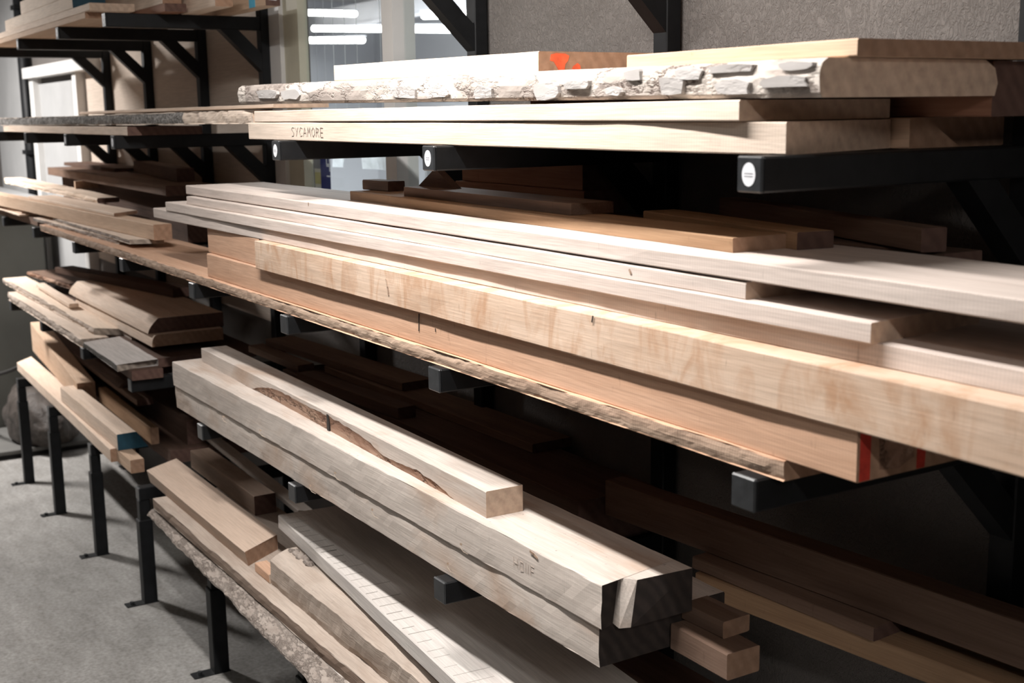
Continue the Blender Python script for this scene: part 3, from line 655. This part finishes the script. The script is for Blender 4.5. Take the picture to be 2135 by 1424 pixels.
# upper thick beam with a splintered end
A_, B_ = Vector((-2.862, .004, 1.0860)), Vector((-.369, .031, 1.0860))
board('p2', 'timber', 'upper thick weathered beam with a splintered near end', 'beam', A_, B_, .0840, .191, 'maple_grey', 'end_shaded', seg=.03, wob=.0016, front_amp=.0014, front_pts=3)
o = OBJ['p2']; L2 = (B_-A_).length/2
for v in o.data.vertices:
    if v.co.x > L2-.01:
        yy = v.co.y + .191/2
        if yy > .02: v.co.x -= .075
bm = bmesh.new()     # broken-out rear part of the end
lo = [(-.09, .048), (.012, .030), (.020, .050), (.022, .19), (-.09, .19)]; hi = [(-.09, .060), (-.012, .052), (.012, .070), (.022, .19), (-.09, .19)]
a = [bm.verts.new((L2+x, y-.0955, .001)) for x, y in lo]; b2 = [bm.verts.new((L2+x, y-.0955, .0835)) for x, y in hi]
f = bm.faces.new(a); f = bm.faces.new(b2)
for i in range(5):
    f = bm.faces.new((a[i], a[(i+1) % 5], b2[(i+1) % 5], b2[i])); f.material_index = 1 if i in (2,) else 0
so = link('splintered_end', bm, ['maple_grey', 'end_shaded'], o)
# top beam with a brown bark pocket along its lower front edge
A_, B_ = Vector((-2.809, .092, 1.1702)), Vector((-.804, .050, 1.1702))
A_, B_, d_, L, ang, tilt = frame_of(A_, B_); n = 110; bm = bmesh.new(); bk = bmesh.new(); W3 = .088
PK = ((.262, 0), (.288, .30), (.341, .70), (.393, .84), (.441, .82), (.499, .78), (.556, .84), (.570, .84), (.624, .80), (.672, .70), (.704, .58), (.724, .40), (.750, .28), (.780, .30), (.800, .36), (.837, .44), (.885, .34), (.932, .0))
def pocket(t):
    for (t0, h0), (t1, h1) in zip(PK[:-1], PK[1:]):
        if t0 <= t <= t1: return h0+(h1-h0)*(t-t0)/(t1-t0)
    return 0
rows = []; brow = []
for i in range(n+1):
    t = i/n; x = -L/2+L*t; th = .045*(1-t)+.0575*t; h = pocket(t)*th*.95; j = .0012
    h = max(0, h + (.004*nz(x*30, 1, 2) if h > 0 else 0)); dpt = min(.004, h*.3)
    f0 = -W3/2 + j*nz(x*6, 3, 1)
    rows.append([bm.verts.new(p_) for p_ in ((x, f0, h), (x, f0+j*nz(x*20, 5, 1), th-.002), (x, f0+.002, th+j*nz(x*9, 2, 2)), (x, W3/2, th), (x, W3/2, 0), (x, f0+dpt, 0))])
    brow.append([bk.verts.new(p_) for p_ in ((x, f0, h), (x, f0+dpt*.55+.002*nz(x*40, 0, 0), h*.75), (x, f0+dpt*.9+.003*nz(x*50, 4, 0), h*.35), (x, f0+dpt, 0))])
for i in range(n):
    for j in range(5): bm.faces.new((rows[i][j], rows[i][j+1], rows[i+1][j+1], rows[i+1][j]))
    if pocket((i+.5)/n) > .02:
        for j in range(3): bk.faces.new((brow[i][j], brow[i][j+1], brow[i+1][j+1], brow[i+1][j]))
    else: bm.faces.new((rows[i][5], rows[i][0], rows[i+1][0], rows[i+1][5]))
e0 = bm.faces.new(rows[0]); e1 = bm.faces.new(list(reversed(rows[n]))); e0.material_index = 1; e1.material_index = 1
bmesh.ops.recalc_face_normals(bm, faces=bm.faces); e1.normal_update()
if e1.normal.x < 0: bmesh.ops.reverse_faces(bm, faces=bm.faces)
bmesh.ops.delete(bk, geom=[v for v in bk.verts if not v.link_faces], context='VERTS')
o = link('timber', bm, ['maple_grey', 'end_pale'], recalc=False); o.location = (A_+B_)/2 + Vector((-math.sin(ang), math.cos(ang), 0))*W3/2; o.rotation_euler = (0, 0, ang)
tag(o, 'square beam with a long brown bark pocket, on top of the thick weathered beams', 'beam'); OBJ['p3'] = o
tag(link('bark_pocket', bk, 'bark_brown', o, recalc=False), 'brown bark pocket')
p = local('p3', -1.665, .07, 1.17); bm = bmesh.new(); bx(bm, p.x-.007, p.x+.007, -W3/2-.0008, -W3/2+.02, .001, .045); link('split', bm, 'rubber', o)
# splinters on the thick beams
for id_, xx, zz, ll in (('p1', -2.35, .070, .02), ('p1', -1.30, .052, .03), ('p1', -.93, .030, .03), ('p2', -2.02, .018, .03), ('p2', -.86, .016, .025), ('p2', -1.50, .017, .03), ('p1', -1.68, .016, .03)):
    o = OBJ[id_]; wd = max(v.co.y for v in o.data.vertices); p = local(id_, xx, 0, 1.05); bm = bmesh.new()
    prev = None
    for s in range(5):
        t = s/4; c_ = (p.x+ll*t, -wd-.002-.012*math.sin(t*PI), zz-.008*t*t+.006*math.sin(t*5))
        q = [bm.verts.new((c_[0], c_[1], c_[2]+dd)) for dd in (.0022*(1-t)+.0005, -.0022*(1-t)-.0005)]
        if prev: bm.faces.new((prev[0], q[0], q[1], prev[1]))
        prev = q
    link('splinter', bm, 'sycamore_cream', o)
# faint pencil scribble on the splintered beam
for k, s in enumerate((((0, 0), (0, .02)), ((.012, 0), (.012, .02)), ((0, .01), (.012, .01)), ((.02, .0), (.022, .018), (.03, .018), (.03, .002), (.02, 0)), ((.038, 0), (.04, .02)), ((.046, 0), (.048, .02)), ((.055, 0), (.056, .02), (.066, .019)), ((.056, .01), (.064, .01)))):
    p = local('p2', -.66, .03, 1.086); ribbon('pencil_mark', [(p.x+a_*1.1, .030+b_) for a_, b_ in s], .0006, 'pencil_faint', OBJ['p2'], 'xz', -.191/2-.0010, .0002)
# planks in the shade behind the beams
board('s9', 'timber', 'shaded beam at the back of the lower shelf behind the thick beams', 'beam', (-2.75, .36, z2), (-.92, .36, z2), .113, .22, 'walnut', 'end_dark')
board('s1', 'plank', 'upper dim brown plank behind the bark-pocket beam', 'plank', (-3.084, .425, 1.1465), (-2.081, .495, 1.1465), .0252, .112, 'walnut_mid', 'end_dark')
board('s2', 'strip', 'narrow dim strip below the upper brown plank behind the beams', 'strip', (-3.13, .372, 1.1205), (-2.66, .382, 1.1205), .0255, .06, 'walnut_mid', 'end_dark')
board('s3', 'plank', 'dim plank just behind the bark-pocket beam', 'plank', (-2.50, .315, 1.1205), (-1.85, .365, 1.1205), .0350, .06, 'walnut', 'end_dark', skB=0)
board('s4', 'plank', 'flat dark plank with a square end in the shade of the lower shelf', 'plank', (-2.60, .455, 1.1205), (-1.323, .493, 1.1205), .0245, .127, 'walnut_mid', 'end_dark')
board('s8', 'plank', 'knotty brown plank low in the shade at the bottom right', 'plank', (-.565, .41, z2), (.22, .510, z2), .0455, .10, 'oak_brown', 'end_dark')
board('s7', 'plank', 'dark plank lying on the knotty plank at the bottom right', 'plank', (-.585, .418, 1.0530), (-.123, .452, 1.0530), .0265, .10, 'walnut_mid', 'end_dark')
board('s6', 'plank', 'tall brown board leaning out of the shade at the lower right edge', 'plank', (-.905, .425, 1.0805), (.19, .528, 1.0805), .083, .055, 'walnut_mid', 'end_dark')
board('c1', 'wood_block', 'reddish block end beside the splintered beam, lower one', 'block', (-.378, .195, z2), (-.220, .194, z2), .0495, .075, 'walnut_mid', 'end_warm', seg=.04)  # wood picked darker than the block itself, to carry its partial shade
board('c2', 'wood_block', 'reddish block end beside the splintered beam, upper one', 'block', (-.384, .226, 1.0566), (-.273, .230, 1.0566), .0320, .065, 'walnut_mid', 'end_warm', seg=.04)  # same darker wood, shade painted in as on the lower block

# ---- bottom shelf, near stack
board('v1', 'slab', 'lowest slab with rough grey bark hanging below the bottom shelf edge', 'slab', (-3.072, -.066, z1), (-.878, -.109, z1), .0345, .34, 'bleached', 'end_grey', seg=.02, front='bark_grey', front_amp=.007, wob=.003, prof=wane(.34, .0345, .06, 6))
board('v2', 'plank', 'plank with a dark brown edge lying on the grey bark slab', 'plank', (-3.035, -.050, .6075), (-.767, -.032, .6075), .0375, .34, 'dry_bast', 'end_grey', seg=.03, front='rough_brown', front_amp=.003, front_pts=2, wob=.002, front_name='rough_edge')
board('v3', 'wood_block', 'short wide smooth block lying across the front of the bottom shelf', 'block', (-3.235, -.011, .6455), (-2.170, -.009, .6455), .0500, .142, 'pear_smooth', 'end_warm', skA=-.10, skB=-.10, prof=[(.012, 0), (.0, .048), (.002, .05), (.142, .05), (.142, 0)])
board('v4', 'wood_block', 'thick brown block behind the wide smooth block', 'block', (-3.345, .19, .6455), (-2.63, .19, .6455), .0700, .077, 'oak_grey', 'end_dark')
board('v5', 'plank', 'narrow grey plank with a pointed tip under the thick beams', 'plank', (-3.74, .372, .6455), (-2.55, .315, .6455), .020, .048, 'maple_grey', 'end_grey', skB=.06)
board('v6', 'wood_block', 'small pale block against the waney board on the bottom shelf', 'block', (-2.123, .004, .6455), (-2.004, .004, .6455), .0273, .041, 'beech_pink', 'end_pale', seg=.03)
board('v7', 'slab', 'waney board with a rough sloping top edge on the bottom shelf', 'slab', (-1.991, .0037, .6455), (-.85, .006, .6455), .100, .125, 'dry_bast', 'end_grey', seg=.02, wob=.003,
      prof=([(.003, 0), (0, .02), (.0, .05), (.0, .075), (.018, .086), (.036, .094), (.055, .10), (.125, .10), (.125, 0)], (0, 6)), front='dry_bast', front_amp=.004, front_name='waney_edge')
# crumbling bark on the waney board
rnd = random.Random(4); bm = bmesh.new()
for i in range(9):
    r_ = bmesh.ops.create_icosphere(bm, subdivisions=2, radius=1.0)
    sx, sy, sz = rnd.uniform(.012, .022), rnd.uniform(.008, .014), rnd.uniform(.006, .010); cx, cy = -.545+.0165*i, -.005+.012*rnd.random()
    for v in r_['verts']:
        q = v.co.copy(); k = 1+.35*nz(q.x*2+i, q.y*2, q.z*2); v.co = Vector((cx+q.x*sx*k, cy+q.y*sy*k, .101+q.z*sz*k))
link('bark_crust', bm, 'bark_grey', OBJ['v7'])
board('v8', 'slab', 'wide bleached slab with saw lines across its top, below the thick beams', 'slab', (-2.152, .096, .7560), (-.60, -.018, .7560), .0413, .34, 'bleached', 'end_grey', wob=.0012)
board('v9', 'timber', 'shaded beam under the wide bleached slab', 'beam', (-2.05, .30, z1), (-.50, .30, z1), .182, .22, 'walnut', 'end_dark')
# raised saw lines on the bleached slab
o = OBJ['v8']; bm = bmesh.new()
for i in range(30):
    x = -.74+.049*i+rnd.uniform(-.006, .006); y = -.165+.004*rnd.random(); s = rnd.uniform(.03, .09)
    bx(bm, x, x+.0022, y, y+s, .0409, .0419)
tag(link('saw_lines', bm, 'saw_grey', o), kind='stuff')

# ---- things standing beyond the far end of the rack
c_ = tag(empty('machine_cabinet', (-8.6, .30, floor_z(-8.6))), 'tall grey-green steel cabinet beyond the far end of the rack', 'cabinet')
box('body', 'cabinet_green', -1.1, 1.05, -.25, .22, .08, 1.62, c_, .01); box('plinth', 'rubber', -1.05, 1.0, -.2, .20, 0, .08, c_)
box('worktop', 'grey_paint', -1.15, 1.10, -.29, .23, 1.62, 1.655, c_, .006)
for x in (-.7, .0, .68): box('door', 'cabinet_green', x-.32, x+.33, -.262, -.25, .14, 1.56, c_, .004); 
box('handle', 'cap_plastic', .30, .32, -.285, -.262, .8, .95, c_)
def hose(name, pts, r_, label, cat):
    cu = bpy.data.curves.new(name, 'CURVE'); cu.dimensions = '3D'; s = cu.splines.new('NURBS'); s.points.add(len(pts)-1); s.use_endpoint_u = True; s.order_u = 4
    for q, p_ in zip(s.points, pts): q.co = (*p_, 1)
    cu.bevel_depth = r_; cu.bevel_resolution = 2; cu.resolution_u = 6
    t_ = bpy.data.objects.new('tmp', cu); COL.objects.link(t_); dg = bpy.context.evaluated_depsgraph_get(); me = bpy.data.meshes.new_from_object(t_.evaluated_get(dg)); bpy.data.objects.remove(t_)
    me.materials.clear(); me.materials.append(MATS['rubber']); o = bpy.data.objects.new(name, me); COL.objects.link(o); return tag(o, label, cat)
fz = floor_z(-7.4)
hose('cable', [(-7.62, .02, 1.30), (-7.70, .01, 1.15), (-7.76, .0, .9), (-7.74, .0, .6), (-7.6, -.03, .3), (-7.55, -.12, fz+.1), (-7.5, -.22, fz+.012)], .009, 'dark cable hanging down in front of the grey-green cabinet', 'cable')
hose('hose', [(-7.9, -.25, .92), (-7.6, -.22, .62), (-7.2, -.14, .46), (-6.9, -.05, .42), (-6.7, .05, .45), (-6.6, .15, .52)], .012, 'black hose sagging at the left edge beside the bottom shelf', 'hose')
bm = bmesh.new(); bmesh.ops.create_icosphere(bm, subdivisions=5, radius=1.0)
for v in bm.verts:
    q = v.co; k = 1+.16*nz(q.x*1.6, q.y*1.6, q.z*1.6+4)+.06*abs(nz(q.x*3, q.y*3, q.z*3))-.05*abs(nz(q.x*6+3, q.y*6, q.z*6))
    z = q.z*k
    v.co = Vector((q.x*.42*k*(1.12-.18*z), q.y*.22*k, max(-.62, z)*.21+.13))
sk = tag(link('plastic_sack', bm, 'plastic_sack', None, True), 'crumpled grey-brown plastic sack on the floor behind the far legs', 'sack'); sk.location = (-7.0, .30, floor_z(-7.0)+.075)
bm = bmesh.new(); prism(bm, [(-.03, 0), (.03, .0), (.055, .10), (.0, .07), (-.05, .09)], 0, -.03, .03); nk = link('tied_neck', bm, 'plastic_sack', sk); nk.location = (-.05, .0, .31)
pl = tag(empty('low_platform', (-7.2, .22, floor_z(-7.2))), 'low grey platform on the floor under the plastic sack', 'platform')
pl.rotation_euler = (0, -.0528, 0)
box('deck', 'platform_grey', -.30, .55, -.30, .32, .03, .055, pl, .004)
for x in (-.28, .1, .45): box('runner', 'rubber', x, x+.06, -.28, .30, .0, .03, pl)


# ---- small cracks, knots and stains on single boards
def mark(id_, name, mat, pts_, width):
    o = OBJ[id_]; q = [local(id_, *p_) for p_ in pts_]; fy = min(v.co.y for v in o.data.vertices)
    ribbon(name, [(p_.x, p_.z) for p_ in q], width, mat, o, 'xz', fy-.0002, .0004)
mark('m2', 'crack', 'dark_gap', [(-1.0434, .031, 1.569), (-1.046, .031, 1.532)], .003)
mark('m2', 'knot', 'dark_gap', [(-.970, .031, 1.5475), (-.9695, .031, 1.541)], .002)
mark('m4', 'knot', 'rough_edge', [(-1.1704, .018, 1.633), (-1.163, .018, 1.615), (-1.1605, .018, 1.600)], .004)
mark('m4', 'crack', 'dark_gap', [(-.3768, .022, 1.653), (-.3796, .022, 1.643)], .003)
mark('g3', 'knot', 'rough_edge', [(-.3291, .065, 1.734), (-.325, .065, 1.728)], .004)
mark('g4', 'crack', 'rough_edge', [(-1.7096, .058, 1.772), (-1.7108, .058, 1.766)], .003)
mark('p2', 'knot', 'rough_edge', [(-.598, .025, 1.1655), (-.586, .025, 1.1635), (-.574, .025, 1.1594)], .005)
